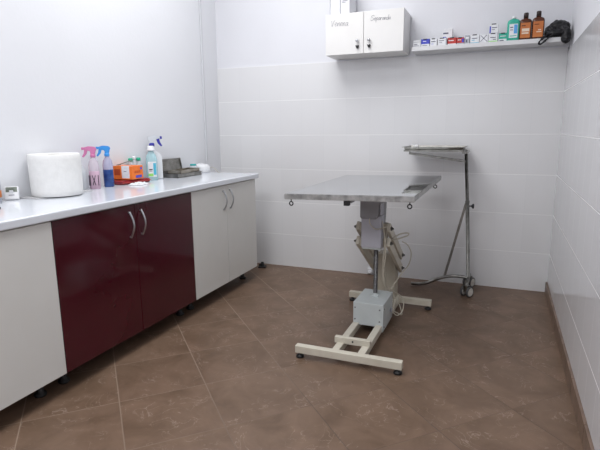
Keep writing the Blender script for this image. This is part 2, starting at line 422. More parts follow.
bm = nb(); box(bm, -1.601, -1.528, -.235, -.06, 2.110, 2.33, .002); obj('box_sleeve', bm, M['paint'], fb)
bm = nb(); box(bm, -1.604, -1.600, -.236, -.06, 2.112, 2.329); box(bm, -1.684, -1.681, -.236, -.234, 2.112, 2.329); obj('seam', bm, M['ink_soft'], fb)
bm = nb(); box(bm, -1.585, -1.545, -.2358, -.2348, 2.205, 2.209); box(bm, -1.585, -1.56, -.2358, -.2348, 2.195, 2.198); obj('printed_line', bm, M['ink_soft'], fb)

# ------------------------------------------------------------------ shelf
SZ = 1.842
bm = nb(); box(bm, -1.057, -.035, -.20, -.0005, 1.812, SZ, .002)
tag(obj('wall_shelf', bm, add_noise(new_mat('white_shelf_board', rough=.4), 5, (.66, .66, .67), (.69, .69, .70))), 'thin white shelf on the back wall beside the hanging cabinet', 'shelf')

def carton(name, x0, x1, z1, y0, y1, base, label, patches=(), z0=SZ, rz=0., group='medicine packages on the wall shelf', flap=True, dark_top=False):
    """medicine carton; patches: (u0,u1,v0,v1,material key) on the front face as fractions"""
    w, h, d = x1 - x0, z1 - z0, y1 - y0
    r = thing(name, label, 'box', ((x0 + x1) / 2, (y0 + y1) / 2, z0), rz, group)
    b = nb(); box(b, -w / 2, w / 2, -d / 2, d / 2, 0, h, .0012, 1)
    obj('box_body', b, M[base], r, local=True)
    for i, (u0, u1, v0, v1, mk) in enumerate(patches):
        b = nb(); yy = -d / 2 - .0005 - i * .0002
        box(b, -w / 2 + u0 * w, -w / 2 + u1 * w, yy, yy + .0006, v0 * h, v1 * h)
        if u1 > .99 and v1 - v0 > .5:   # wrap the colour round the right-hand side too
            box(b, w / 2 - .0003, w / 2 + .0005 + i * .0002, yy, d / 2 - .002, v0 * h, v1 * h)
        obj('printed_panel', b, M[mk], r, local=True)
    if dark_top:
        b = nb(); box(b, -w * .28, w * .22, -d / 2 - .0012, -d / 2 + .012, h - .005, h + .0015, .0005); obj('flap', b, M['ink'], r, local=True)
    return r
yf = -.165
carton('medicine_box', -1.051, -.997, 1.893, yf, -.10, 'paper', 'small off-white carton at the far left end of the shelf', [(.1, .55, .35, .45, 'ink_soft'), (.1, .8, .2, .25, 'ink_soft'), (.0, 1, .72, .78, 'silver_card')])
carton('medicine_box', -.993, -.933, 1.898, yf, -.09, 'paper', 'blue-topped white carton, second on the shelf from the hanging cabinet', [(0, 1, .38, 1, 'royal'), (.15, .75, .16, .22, 'ink_soft'), (.2, .6, .66, .74, 'paper')], dark_top=True)
carton('medicine_box', -.928, -.880, 1.897, yf, -.09, 'paper', 'white carton with a dark top tab, right of the blue-topped one', [(.12, .8, .55, .66, 'ink_soft'), (.12, .5, .3, .35, 'royal')], dark_top=True)
carton('medicine_box', -.874, -.811, 1.897, yf, -.09, 'paper', 'white carton with grey print, left of the two red cartons', [(.1, .7, .62, .70, 'ink_soft'), (.1, .5, .4, .45, 'ink_soft'), (.9, 1, 0, 1, 'silver_card')], dark_top=True)
carton('medicine_box', -.803, -.744, 1.895, yf, -.09, 'red', 'red carton with white foot band, left one of the red pair', [(0, 1, 0, .2, 'paper'), (.1, .7, .55, .66, 'paper')], dark_top=True)
carton('medicine_box', -.740, -.691, 1.892, yf, -.09, 'red', 'red carton with blue side print, right one of the red pair', [(0, 1, 0, .22, 'silver_card'), (.15, .6, .6, .7, 'paper'), (.72, 1, .3, .8, 'royal')], dark_top=True)
carton('medicine_box', -.852, -.780, 1.974, -.09, -.035, 'paper', 'white carton raised behind and above the row, over the first red carton', [(.08, .6, .70, .78, 'ink_soft'), (.08, .4, .5, .55, 'royal')], z0=SZ)
carton('medicine_box', -.684, -.652, 1.902, yf, -.09, 'silver_card', 'narrow grey carton standing upright beside the red pair', [(.15, .85, .62, .8, 'paper'), (.2, .5, .2, .5, 'ink_soft')])
carton('medicine_box', -.646, -.588, 1.903, yf, -.09, 'paper', 'white carton with a cyan foot band and dark top tab', [(0, 1, 0, .13, 'cyanprint'), (.15, .8, .55, .63, 'ink_soft'), (.15, .5, .35, .41, 'cyanprint')], dark_top=True)
r = carton('medicine_box', -.580, -.528, 1.902, yf, -.09, 'paper', 'pale carton crossed by diagonal dark stripes, left of the stacked pair', [])
b = nb()
for a, c in (((-.024, .052), (.022, .008)), ((-.024, .010), (.018, .054))):
    bar(b, (a[0], -.0381, a[1]), (c[0], -.0381, c[1]), .0008, .0035, (0, 0, 1), 0)
s = obj('printed_stripes', b, M['ink_soft'], r, local=True)
carton('medicine_box', -.523, -.466, 1.903, yf, -.09, 'paper', 'white carton with lime green foot band, lower one of the stacked pair', [(0, 1, 0, .17, 'lime'), (.15, .8, .5, .58, 'ink_soft'), (.5, .85, .28, .36, 'ink_soft')], dark_top=True)
carton('medicine_box', -.521, -.463, 1.966, yf, -.09, 'paper', 'white carton with blue left edge, on top of the lime-banded carton', [(0, .16, 0, .75, 'royal'), (.25, .85, .55, .63, 'ink_soft'), (.25, .6, .35, .4, 'ink_soft')], z0=1.9045, dark_top=True)
carton('medicine_box', -.457, -.402, 1.900, yf, -.09, 'teal', 'teal carton with white lower panel, left of the green bottle', [(.02, .98, .02, .32, 'paper'), (.1, .6, .08, .2, 'ink_soft'), (.15, .85, .6, .68, 'paper')], dark_top=True)

def flat_bottle(name, cx, w, hb, h, d, mat, label, cap, capr, caph, neck, cat='bottle', tint=None, group='bottles on the wall shelf'):
    r = thing(name, label, cat, (cx, -.162, SZ), 0, group)
    prof = [(.93, 0), (1, .03), (1, .70), (1, .84), (.93, .91), (.74, .96), (.40, 1.0)]
    t = nb(); rings = []; n = 28
    for s, z in prof:
        ring = []
        for i in range(n):
            a = 2 * PI * i / n; ca, sa = math.cos(a), math.sin(a); e = .55
            ring.append(t.verts.new((math.copysign(abs(ca) ** e, ca) * w / 2 * s, math.copysign(abs(sa) ** e, sa) * d / 2 * (s if s > .9 else s * 1.05), z * hb)))
        rings.append(ring)
    for a, b in zip(rings, rings[1:]):
        for i in range(n): t.faces.new((a[i], a[(i + 1) % n], b[(i + 1) % n], b[i])).smooth = True
    t.faces.new(rings[0][::-1]); t.faces.new(rings[-1])
    cyl(t, (0, 0, hb - .003), (0, 0, hb + neck), capr * .8)
    obj('bottle_body', t, mat, r, local=True)
    b = nb(); lathe(b, [(0, hb + neck), (capr, hb + neck), (capr, hb + neck + caph * .85), (capr * .85, hb + neck + caph), (0, hb + neck + caph)], 20)
    obj('cap', b, cap, r, local=True)
    return r
def front_label(r, w, z0, z1, d, mat, bits):
    b = nb(); y = -d / 2 - .0008; box(b, -w / 2, w / 2, y, y + .003, z0, z1, .0003, 1); l = obj('paper_label', b, mat, r, local=True)
    for (u0, u1, v0, v1, mk) in bits:
        b = nb(); box(b, -w / 2 + u0 * w, -w / 2 + u1 * w, y - .0006, y, z0 + v0 * (z1 - z0), z0 + v1 * (z1 - z0)); obj('printed_mark', b, M[mk], l, local=True)
g = flat_bottle('lotion_bottle', -.365, .082, .143, .16, .052, M['teal'], 'flat green bottle with white cap and white-blue front label', M['white'], .013, .014, .003)
front_label(g, .054, .018, .108, .052, M['paper'], [(.55, .95, .3, .95, 'skyprint'), (.1, .45, .72, .8, 'ink_soft'), (.1, .45, .55, .6, 'ink_soft'), (.1, .9, .1, .16, 'teal')])
g = flat_bottle('antiseptic_bottle', -.290,   .078, .140, .18, .052, M['brown'], 'brown bottle next to the green one, with large pale patches on its label', M['brown_cap'], .0155, .034, .004)
front_label(g, .062, .012, .110, .052, M['amber_label'], [(.15, .9, .42, .62, 'pale_label'), (.15, .85, .26, .36, 'pale_label'), (.1, .5, .78, .84, 'brown')])
g = flat_bottle('antiseptic_bottle', -.211, .078, .144, .18, .052, M['brown'], 'brown bottle touching the black bag, label mostly plain orange', M['brown_cap'], .0155, .034, .004)
front_label(g, .062, .012, .114, .052, M['amber_label'], [(.35, .85, .30, .36, 'pale_label'), (.5, .8, .42, .48, 'pale_label'), (.1, .6, .78, .83, 'brown')])

# crumpled black bag
bm = nb()
for (cx, cy, cz, sx, sy, sz) in ((-.118, -.11, 1.885, .050, .07, .045), (-.085, -.10, 1.925, .055, .07, .042), (-.060, -.12, 1.890, .050, .085, .052), (-.128, -.14, 1.872, .042, .06, .028), (-.036, -.19, 1.862, .030, .055, .050), (-.038, -.220, 1.832, .030, .030, .036), (-.09, -.15, 1.872, .075, .07, .032), (-.115, -.10, 1.905, .050, .06, .036), (-.050, -.11, 1.915, .040, .07, .045)):
    t = bmesh.new(); bmesh.ops.create_icosphere(t, subdivisions=4, radius=1)
    for v in t.verts: v.co = Vector((cx + v.co.x * sx, cy + v.co.y * sy, cz + v.co.z * sz))
    merge(bm, t)
tube(bm, [(-.11, -.18, 1.890), (-.150, -.206, 1.862), (-.180, -.216, 1.838), (-.200, -.218, 1.812), (-.195, -.220, 1.800), (-.175, -.218, 1.810), (-.140, -.213, 1.842), (-.095, -.20, 1.872)], .0075, 8)
bmesh.ops.translate(bm, verts=bm.verts[:], vec=(.09, .12, -1.842))
bag = obj('black_bag', bm, M['bag'], smooth=True); bag.location = (-.09, -.12, 1.842)
m_ = bag.modifiers.new('Remesh', 'REMESH'); m_.mode = 'VOXEL'; m_.voxel_size = .0028; m_.use_smooth_shade = True
tx = bpy.data.textures.new('crumple', 'CLOUDS'); tx.noise_scale = .035; tx.noise_depth = 2
m_ = bag.modifiers.new('Displace', 'DISPLACE'); m_.texture = tx; m_.strength = .018; m_.mid_level = .6
tag(bag, 'crumpled black plastic bag slumped over the right end of the shelf', 'bag')

# ------------------------------------------------------------------ examination table
TX, TY = -1.087, -1.17
et = thing('examination_table', 'stainless-topped height-adjustable examination table standing mid-room on a cream steel base', 'table', (TX, TY, 0))
# top, tilted a little about its long axis
tilt = Matrix.Translation((-1.151, -.94, .901)) @ Matrix.Rotation(-.020, 4, 'Y')
bm = nb(); hw, hl = .365, .600
t = bmesh.new(); bmesh.ops.create_cube(t, size=1)
for v in t.verts: v.co = Vector((v.co.x * 2 * hw, v.co.y * 2 * hl, v.co.z * .032 - .016))
top = [f for f in t.faces if f.normal.z > .9]
bmesh.ops.bevel(t, geom=[e for e in t.edges if abs(e.verts[0].co.x) > hw - .001 and abs(e.verts[1].co.x) > hw - .001 or abs(e.verts[0].co.y) > hl - .001 and abs(e.verts[1].co.y) > hl - .001], offset=.003, segments=2, affect='EDGES')
for f in t.faces: f.material_index = 0 if f.normal.z > .5 else 1
merge(bm, t, tilt)
obj('table_top', bm, [M['sheet'], M['steel_edge']], et)
def eyebolt(x, y):
    b = nb(); p = tilt @ Vector((x + 1.143, y + .94, -.032))
    cyl(b, p + Vector((0, 0, .001)), p - Vector((0, 0, .004)), .007)
    cyl(b, p, p - Vector((0, 0, .020)), .0028)
    c = p - Vector((0, 0, .027)); ring = [c + Vector((math.cos(a) * .011, 0, math.sin(a) * .011)) for a in [2 * PI * i / 20 for i in range(21)]]
    tube(b, ring, .0034, 8, 0)
    e = obj('eye_bolt', b, M['black'], et); e['label'] = 'dark steel ring hook under the table rim'
for p in ((-1.478, -1.51), (-.808, -1.50), (-.796, -.54), (-1.485, -.54)): eyebolt(*p)
bm = nb(); box(bm, -1.168, -1.137, -1.53, -1.50, .840, .868, .002); obj('clamp_block', bm, M['black'], et)
# underside carrying frame
bm = nb()
for x in (-1.175, -1.005): box(bm, x - .018, x + .018, -1.42, -.52, .838, .868, .002)
for y in (-1.32, -1.10): box(bm, -1.35, -.93, y - .015, y + .015, .845, .867, .002)
obj('top_support', bm, M['lilac_dark'], et)
# floor frame
for y, ox in ((-1.700, 0), (-.700, .016)):
    bm = nb(); box(bm, -1.385 + ox, -.792 + ox, y - .020, y + .020, .030, .072, .003); cb_ = obj('cross_foot', bm, M['beige'], et)
    for x in (-1.362 + ox, -.815 + ox):
        bm = nb(); lathe(bm, [(0, 0), (.021, 0), (.023, .005), (.021, .014), (.012, .018), (.008, .022), (.008, .030), (0, .031)], 20, (x, y, 0))
        obj('rubber_foot', bm, M['black'], cb_)
for x in (-1.160, -1.016):
    bm = nb(); box(bm, x - .020, x + .020, -1.682, -.708, .030, .072, .003); obj('base_rail', bm, M['beige'], et)
bm = nb(); box(bm, -1.196, -.992, -1.590, -1.560, .066, .102, .002); pl = obj('cross_plate', bm, M['beige'], et)
bm = nb(); cyl(bm, (-1.09, -1.589, .086), (-1.09, -1.593, .086), .005); obj('screw', bm, M['black'], pl)
# motor box
bm = nb(); box(bm, -1.178, -1.000, -1.275, -.995, .060, .204, .003); mb = obj('motor_box', bm, M['greybox'], et)
bm = nb(); box(bm, -1.0005, -.990, -1.275, -.995, .030, .203, .0015); sp_ = obj('side_plate', bm, M['greybox'], mb)
bm = nb()
bm.free()
for z in (.095, .170):
    for x in (-1.166, -1.012):
        bm = nb(); cyl(bm, (x, -1.274, z), (x, -1.278, z), .005, seg=10); obj('screw', bm, M['screw'], mb)
for z in (.055, .17):
    bm = nb(); cyl(bm, (-.991, -1.25, z), (-.987, -1.25, z), .005, seg=10); obj('screw', bm, M['screw'], mb)
bm = nb(); cyl(bm, (-.991, -1.06, .10), (-.978, -1.06, .10), .014, seg=16); obj('cable_gland', bm, M['lilac_dark'], mb)
bm = nb(); box(bm, -1.103, -1.053, -1.14, -1.09, .203, .213, .003); cyl(bm, (-1.078, -1.115, .211), (-1.078, -1.115, .224), .016); obj('spindle_seat', bm, M['greybox'], mb)
# spindle
bm = nb(); pr = []
z = .212
while z < .56:
    pr += [(.0120, z), (.0142, z + .002), (.0142, z + .004), (.0120, z + .006)]; z += .008
lathe(bm, [(0, .212)] + pr + [(0, z)], 16, (-1.078, -1.115, 0)); obj('spindle', bm, M['screw'], et)
# actuator housings
bm = nb(); xa, xb_, ya, yb_ = -1.164, -1.048, -1.185, -1.085
prism(bm, [(xa, .87), (xa, .722), (xa + .010, .712), (xb_ - .018, .712), (xb_, .732), (xb_, .87)], ya - .012, yb_ + .012, .002)
obj('upper_housing', bm, M['lilac_dark'], et)
bm = nb(); box(bm, xb_ + .001, xb_ + .012, ya, yb_ - .03, .735, .869, .003); cyl(bm, (xb_ - .013, ya - .013, .728), (xb_ - .013, ya - .010, .728), .004); obj('side_cover', bm, M['lilac'], et)
bm = nb(); box(bm, xa + .004, xb_ + .012, ya + .004, yb_ - .01, .530, .730, .004); obj('lower_housing', bm, M['lilac'], et)
bm = nb(); box(bm, xa + .006, xb_ + .008, ya + .012, yb_ - .016, .519, .531, .003); box(bm, -1.093, -1.063, -1.13, -1.10, .506, .520, .002); obj('housing_base', bm, M['greybox'], et)
# lifting column
bm = nb(); box(bm, -1.145, -1.018, -.790, -.675, .070, .400, .004)
obj('column', bm, M['beige_dark'], et)
bm = nb(); box(bm, -1.165, -1.005, -.83, -.68, .066, .078, .002); obj('column_plate', bm, M['beige'], et)
# head bracket that carries the top, behind the housings
bm = nb()
for x in (-1.150, -1.062):
    prism(bm, [(-1.075, .50), (-1.075, .86), (-.93, .86), (-.95, .70), (-1.02, .50)], x - .006, x + .006, .001, Matrix(((0, 1, 0, 0), (1, 0, 0, 0), (0, 0, 1, 0), (0, 0, 0, 1))))
box(bm, -1.155, -1.057, -1.072, -1.060, .53, .86, .002)
obj('head_bracket', bm, M['lilac_dark'], et)
# parallelogram arms: head pivots (front, high) to column pivots (back, low)
yh, yc = -1.115, -.700
up_h, lo_h, up_c, lo_c = .645, .552, .378, .285
for x in (-1.193, -1.000):
    for zh, zc in ((up_h, up_c), (lo_h, lo_c)):
        bm = nb(); a = Vector((x, yh, zh)); b = Vector((x, yc, zc)); d = (b - a).normalized() * .022
        bar(bm, a - d, b + d, .022, .056, (0, 0, 1), .003); obj('link_arm', bm, M['beige'], et)
for y, z in ((yh, up_h), (yh, lo_h), (yc, up_c), (yc, lo_c)):
    bm = nb(); cyl(bm, (-1.202, y, z), (-.990, y, z), .010, seg=14); ps = obj('pivot_shaft', bm, M['beige_dark'], et)
    for x, s in ((-1.205, -1), (-.987, 1)):
        bm = nb(); cyl(bm, (x - .002 * s, y, z), (x + .006 * s, y, z), .013, seg=6); cyl(bm, (x + .005 * s, y, z), (x + .016 * s, y, z), .007, seg=12)
        obj('bolt', bm, M['steel_dull'], ps)
# brackets where the head pivots sit
for z in (up_h, lo_h):
    bm = nb(); box(bm, -1.182, -1.160, yh - .026, yh + .026, z - .026, z + .030, .003); obj('pivot_bracket', bm, M['beige_dark'], et)
    bm = nb(); box(bm, -1.036, -1.012, yh - .010, yh + .030, z - .026, z + .030, .003); obj('pivot_bracket', bm, M['beige_dark'], et)
bm = nb(); box(bm, -1.170, -1.014, yh + .03, yh + .045, lo_h - .03, up_h + .03, .002); obj('pivot_plate', bm, M['beige_dark'], et)
# cables
def cable(pts, r=.0035):
    bm = nb(); tube(bm, pts, r, 6, 8); obj('cable', bm, M['cable'], et)
cable([(-1.105, -1.190, .725), (-1.10, -1.205, .69), (-1.075, -1.205, .660), (-1.045, -1.195, .655), (-1.015, -1.185, .665), (-1.005, -1.16, .66), (-1.01, -1.15, .60), (-1.02, -1.15, .52), (-1.03, -1.14, .40), (-1.035, -1.10, .30), (-1.02, -1.04, .24), (-.99, -.985, .17), (-.975, -1.02, .115), (-.975, -1.055, .10)])
cable([(-1.03, -1.17, .70), (-1.01, -1.19, .60), (-1.005, -1.18, .50), (-1.02, -1.16, .36), (-1.01, -1.12, .27), (-.975, -1.04, .22), (-.93, -.98, .16), (-.92, -1.00, .09), (-.95, -1.04, .06), (-.985, -1.06, .10)])
cable([(-.985, -1.10, .57), (-.95, -1.00, .565), (-.915, -.95, .575), (-.91, -.95, .590), (-.95, -.98, .590), (-.99, -1.06, .575)], .0045)
cable([(-.955, -.90, .52), (-.925, -.86, .49), (-.905, -.84, .43), (-.915, -.86, .36), (-.955, -.90, .30), (-.985, -.95, .25), (-1.01, -1.0, .205), (-1.03, -1.03, .202)])
cable([(-1.045, -1.14, .50), (-1.05, -1.06, .42), (-1.045, -.98, .30), (-1.06, -.90, .16), (-1.09, -.86, .10)], .003)
cable([(-1.04, -.815, .13), (-.985, -.86, .10), (-.94, -.94, .055), (-.93, -.99, .05), (-.955, -1.03, .075), (-.982, -1.05, .095)])

# ------------------------------------------------------------------ instrument trolley
tr = thing('instrument_trolley', 'steel instrument trolley with one cantilevered tray and castors, standing at the back wall', 'trolley', (-.575, -.20, 0))
bm = nb(); cyl(bm, (-.566, -.200, .110), (-.603, -.200, .700), .0140, seg=16); obj('post', bm, M['steel_dull'], tr)
bm = nb(); cyl(bm, (-.602, -.200, .690), (-.632, -.200, 1.086), .0125, seg=16); cyl(bm, (-.602, -.200, .690), (-.6035, -.200, .712), .0165, seg=16); obj('inner_post', bm, M['steel_dull'], tr)
bm = nb(); cyl(bm, (-.588, -.200, .672), (-.572, -.200, .672), .005, seg=10); lathe(bm, [(0, 0), (.009, 0), (.010, .006), (.018, .010), (.019, .018), (.014, .022), (0, .022)], 12, (-.575, -.20, .672), (1, 0, 0)); kn = obj('knob', bm, M['black'], tr)
bm = nb(); bar(bm, (-.612, -.20, .690), (-.742, -.20, .112), .018, .018, (1, 0, 0), .002); obj('brace', bm, M['steel_dull'], tr)
bm = nb(); tube(bm, [(-.566, -.20, .112), (-.64, -.20, .117), (-.72, -.20, .108), (-.80, -.20, .078), (-.87, -.20, .040), (-.93, -.20, .024), (-1.00, -.20, .020)], .0125, 12); obj('base_tube', bm, M['steel_dull'], tr)
bm = nb(); tube(bm, [(-.566, -.315, .104), (-.566, -.20, .111), (-.566, -.065, .104)], .0125, 12, 4); obj('axle_bar', bm, M['steel_dull'], tr)
for y, a in ((-.318, 1.0), (-.062, 1.1)):
    R_ = Matrix.Translation((-.566, y, 0)) @ Matrix.Rotation(a, 4, 'Z')
    bm = nb(); cyl(bm, (-.566, y, .080), (-.566, y, .106), .010, seg=12)
    for s in (-1, 1): box(bm, -.020, .018, s * .016 - .0015, s * .016 + .0015, .035, .086, .001, mat=R_)
    box(bm, -.018, .018, -.019, .019, .082, .088, .001, mat=R_)
    ca = obj('castor', bm, M['steel_dull'], tr)
    for s in (-1, 1):
        ctr = R_ @ Vector((.0, s * .026, .041)); ax = (R_.to_3x3() @ Vector((0, s, 0)))
        bm = nb(); lathe(bm, [(.032, -.009), (.039, -.007), (.041, 0), (.039, .007), (.032, .009), (.032, -.009)], 28, ctr, ax); w_ = obj('wheel', bm, M['rubber'], ca)
        bm = nb(); lathe(bm, [(0, -.006), (.0318, -.006), (.0318, .008), (.026, .010), (.022, .007), (.010, .007), (.009, .011), (0, .011)], 24, ctr, ax); h_ = obj('wheel', bm, M['wheel'], ca); h_['label'] = 'pale wheel hub'
# tray and its carrying frame
bm = nb()
fr = [(-1.060, -.345, 1.087), (-.640, -.345, 1.087), (-.640, -.055, 1.087), (-1.060, -.055, 1.087)]
for a, b in zip(fr, fr[1:] + fr[:1]): bar(bm, a, b, .012, .012, (0, 0, 1), .001)
obj('tray_frame', bm, M['steel_dull'], tr)
bm = nb()
bar(bm, (-.630, -.20, 1.006), (-1.050, -.20, 1.062), .022, .016, (0, 0, 1), .002)
bar(bm, (-1.045, -.20, 1.058), (-1.045, -.20, 1.084), .02, .01, (1, 0, 0), .001); box(bm, -.650, -.612, -.345, -.055, 1.068, 1.083, .001)
ar = obj('tray_arm', bm, M['steel_dull'], tr)
bm = nb(); X0, X1, Y0, Y1, Z0, Z1 = -1.078, -.628, -.360, -.040, 1.094, 1.116
t = bmesh.new()
def ring(dx, z): return [t.verts.new(p) for p in ((X0 + dx, Y0 + dx, z), (X1 - dx, Y0 + dx, z), (X1 - dx, Y1 - dx, z), (X0 + dx, Y1 - dx, z))]
rs = [ring(0, Z1 - .004), ring(0, Z1), ring(.014, Z1), ring(.020, Z0 + .003), ring(.020, Z0), ring(.012, Z1 - .004), ]
for a, b in zip(rs[:4], rs[1:4]):
    for i in range(4): t.faces.new((a[i], a[(i + 1) % 4], b[(i + 1) % 4], b[i]))
t.faces.new(rs[3])
for a, b in ((rs[0], rs[5]), (rs[5], rs[4])):
    for i in range(4): t.faces.new((a[i], a[(i + 1) % 4], b[(i + 1) % 4], b[i]))
t.faces.new(rs[4])
merge(bm, t); obj('tray', bm, M['steel_dull'], tr)
bm = nb(); box(bm, -1.00, -.965, -.30, -.26, Z0 + .004, Z1 + .012, .006); pk = obj('folded_gauze', bm, M['tissue']); tag(pk, 'small folded white gauze lying at the left of the trolley tray', 'gauze')

# small white plug at the wall foot
pg = thing('wall_plug', 'small white plug box low on the back wall, behind the table column', 'plug', (-1.385, -.012, .012))
bm = nb(); box(bm, -1.408, -1.362, -.028, -.0005, .012, .058, .005); obj('plug_body', bm, M['white'], pg)
bm = nb(); cyl(bm, (-1.385, -.028, .035), (-1.385, -.040, .035), .012); obj('plug_face', bm, M['white'], pg)

# ------------------------------------------------------------------ things on the worktop
CZ = .895
# paper roll and pad
bm = nb(); box(bm, -.078, .078, -.195, .195, 0, .005, .001)
pd = obj('paper_pad', bm, M['pad']); pd.location = (-2.752, -1.985, CZ + .0002); pd.rotation_euler = (0, 0, -.03)
tag(pd, 'thin pale card sheet lying flat under the large paper roll', 'pad')
pr_ = thing('paper_roll', 'very large white paper towel roll standing upright on the worktop', 'paper roll', (-2.710, -2.015, CZ + .0055))
bm = nb(); R0 = .134
prof = [(.030, 0), (R0 - .006, 0), (R0 - .001, .004), (R0, .03), (R0 + .001, .12), (R0 + .002, .20), (R0, .226), (R0 - .005, .231), (.095, .228), (.06, .2265), (.030, .226), (.030, 0)]
lathe(bm, prof, 72)
for v in bm.verts:
    r = math.hypot(v.co.x, v.co.y)
    if r > .1:
        a = math.atan2(v.co.y, v.co.x); k = 1 + .006 * noise.noise(Vector((math.cos(a) * 2, math.sin(a) * 2, v.co.z * 9)))
        v.co.x *= k; v.co.y *= k
obj('tissue_winding', bm, M['tissue'], pr_, local=True)
bm = nb(); lathe(bm, [(.0265, .001), (.0298, .001), (.0298, .228), (.0265, .228), (.0265, .001)], 32); obj('cardboard_core', bm, M['card'], pr_, local=True)
# clock / thermometer
ck = thing('digital_thermometer', 'little white digital thermometer with grey display, tilted back on the worktop', 'thermometer', (-2.785, -2.245, CZ), rz=.75)
Tm = Matrix.Rotation(-.30, 4, 'X')
bm = nb(); box(bm, -.031, .031, -.008, .008, 0.003, .066, .004, 3, mat=Tm); obj('case', bm, M['white'], ck, local=True)
bm = nb(); box(bm, -.024, .024, -.0092, -.0078, .038, .062, .0005, 1, mat=Tm); dsp = obj('display', bm, M['lcd'], ck, local=True)
bm = nb()
def seg7(b, x, z, s, on):
    S = {'a': (0, 2, 1, 2), 'b': (1, 1, 1, 2), 'c': (1, 0, 1, 1), 'd': (0, 0, 1, 0), 'e': (0, 0, 0, 1), 'f': (0, 1, 0, 2), 'g': (0, 1, 1, 1)}
    for k in on:
        x0, z0, x1, z1 = S[k]; box(b, x + x0 * s - .0006, x + x1 * s + .0006, -.0097, -.0091, z + z0 * s - .0006, z + z1 * s + .0006, mat=Tm)
for i, d_ in enumerate(('abged', 'bcfg', 'afgcd')): seg7(bm, -.018 + i * .012, .043, .0065, d_)
obj('digits', bm, M['ink'], dsp, local=True)
bm = nb(); box(bm, -.012, .012, -.0090, -.0078, .022, .025, mat=Tm); obj('printed_line', bm, M['ink_soft'], ck, local=True)
bm = nb(); prism(bm, [(-.012, .0), (.012, .0), (.008, .045), (-.008, .045)], .012, .016, .001, Matrix.Rotation(.35, 4, 'X')); obj('stand', bm, M['white'], ck, local=True); ck.scale = (1.12, 1.12, 1.12)
# item cut by the left picture edge
dv = thing('dispenser_bottle', 'grey-white bottle with an orange sticker, cut off by the left picture edge', 'bottle', (-2.775, -2.362, CZ))
bm = nb(); lathe(bm, [(0, 0), (.040, 0), (.043, .005), (.043, .11), (.038, .125), (.018, .14), (.016, .15), (0, .15)], 28); obj('bottle_body', bm, M['silver_card'], dv, local=True)
bm = nb(); lathe(bm, [(.0436, .03), (.0440, .031), (.0440, .065), (.0436, .066)], 28); obj('sticker', bm, M['amber_label'], dv, local=True)
bm = nb(); cyl(bm, (0, 0, .15), (0, 0, .175), .018); obj('cap', bm, M['white'], dv, local=True)
pn = nb(); cyl(pn, (-2.545, -2.50, CZ + .008), (-2.66, -2.46, CZ + .008), .0075); cyl(pn, (-2.662, -2.4592, CZ + .008), (-2.69, -2.449, CZ + .008), .0085)
tag(obj('marker_pen', pn, M['black']), 'black marker pen lying near the left picture edge on the worktop', 'pen')

def trigger_head(r, z, mat, ang, s=1., trig=None, clear=None, ox=0.):
    """pistol-grip spray head; points along local +x turned by ang"""
    R = Matrix.Translation((ox, 0, z)) @ Matrix.Rotation(ang, 4, 'Z') @ Matrix.Scale(s, 4)
    b = nb(); lathe(b, [(0, 0), (.015, 0), (.0155, .016), (.012, .020), (.010, .022), (0, .022)], 18)
    bmesh.ops.transform(b, matrix=R, verts=b.verts[:]); obj('collar', b, mat if trig is None else trig, r, local=True)
    b = nb(); prism(b, [(-.014, .020), (.012, .020), (.012, .036), (.048, .046), (.050, .058), (.020, .066), (-.014, .062), (-.024, .050), (-.018, .040)], -.009, .009, .0025, R)
    hd = obj('spray_head', b, clear or mat, r, local=True)
    b = nb(); box(b, .048, .060, -.009, .009, .044, .060, .002, mat=R); obj('nozzle', b, trig or mat, hd, local=True)
    b = nb(); prism(b, [(.026, .046), (.044, .050), (.048, .026), (.060, .004), (.052, .000), (.034, .020)], -.007, .007, .0015, R); obj('trigger', b, trig or mat, hd, local=True)
def spray_bottle(name, loc, label, body_low, body_up, head, ang, h=.200, rr=.032, liq=.112, group=None):
    r = thing(name, label, 'spray bottle', loc, 0, group)
    b = nb(); lathe(b, [(0, 0), (rr - .003, 0), (rr, .004), (rr, liq - .002), (rr - .0005, liq), (0, liq)], 32); obj('filled_body', b, body_low, r, local=True)
    b = nb(); lathe(b, [(rr - .0005, liq + .0005), (rr, liq + .004), (rr * .98, h * .72), (rr * .84, h * .84), (rr * .50, h * .94), (.0125, h * .97), (.0125, h), (0, h)], 32); obj('bottle_shoulder', b, body_up, r, local=True)
    trigger_head(r, h - .004, head, ang, 1.05)
    b = nb(); cyl(b, (.0, 0, liq), (0, 0, h - .01), .002, seg=6); obj('dip_tube', b, M['white'], r, local=True)
    return r
CAMDIR = math.atan2(-4.08 + 1.6, -.386 + 2.75)   # direction from these bottles to the open room
SG = 'small trigger spray bottles beside the paper roll'
pk = spray_bottle('spray_bottle', (-2.752, -1.688, CZ), 'pink spray bottle with black letters IXI, next to the paper roll', M['pink_liquid'], M['pink_clear'], M['pink'], -2.55, group=SG)
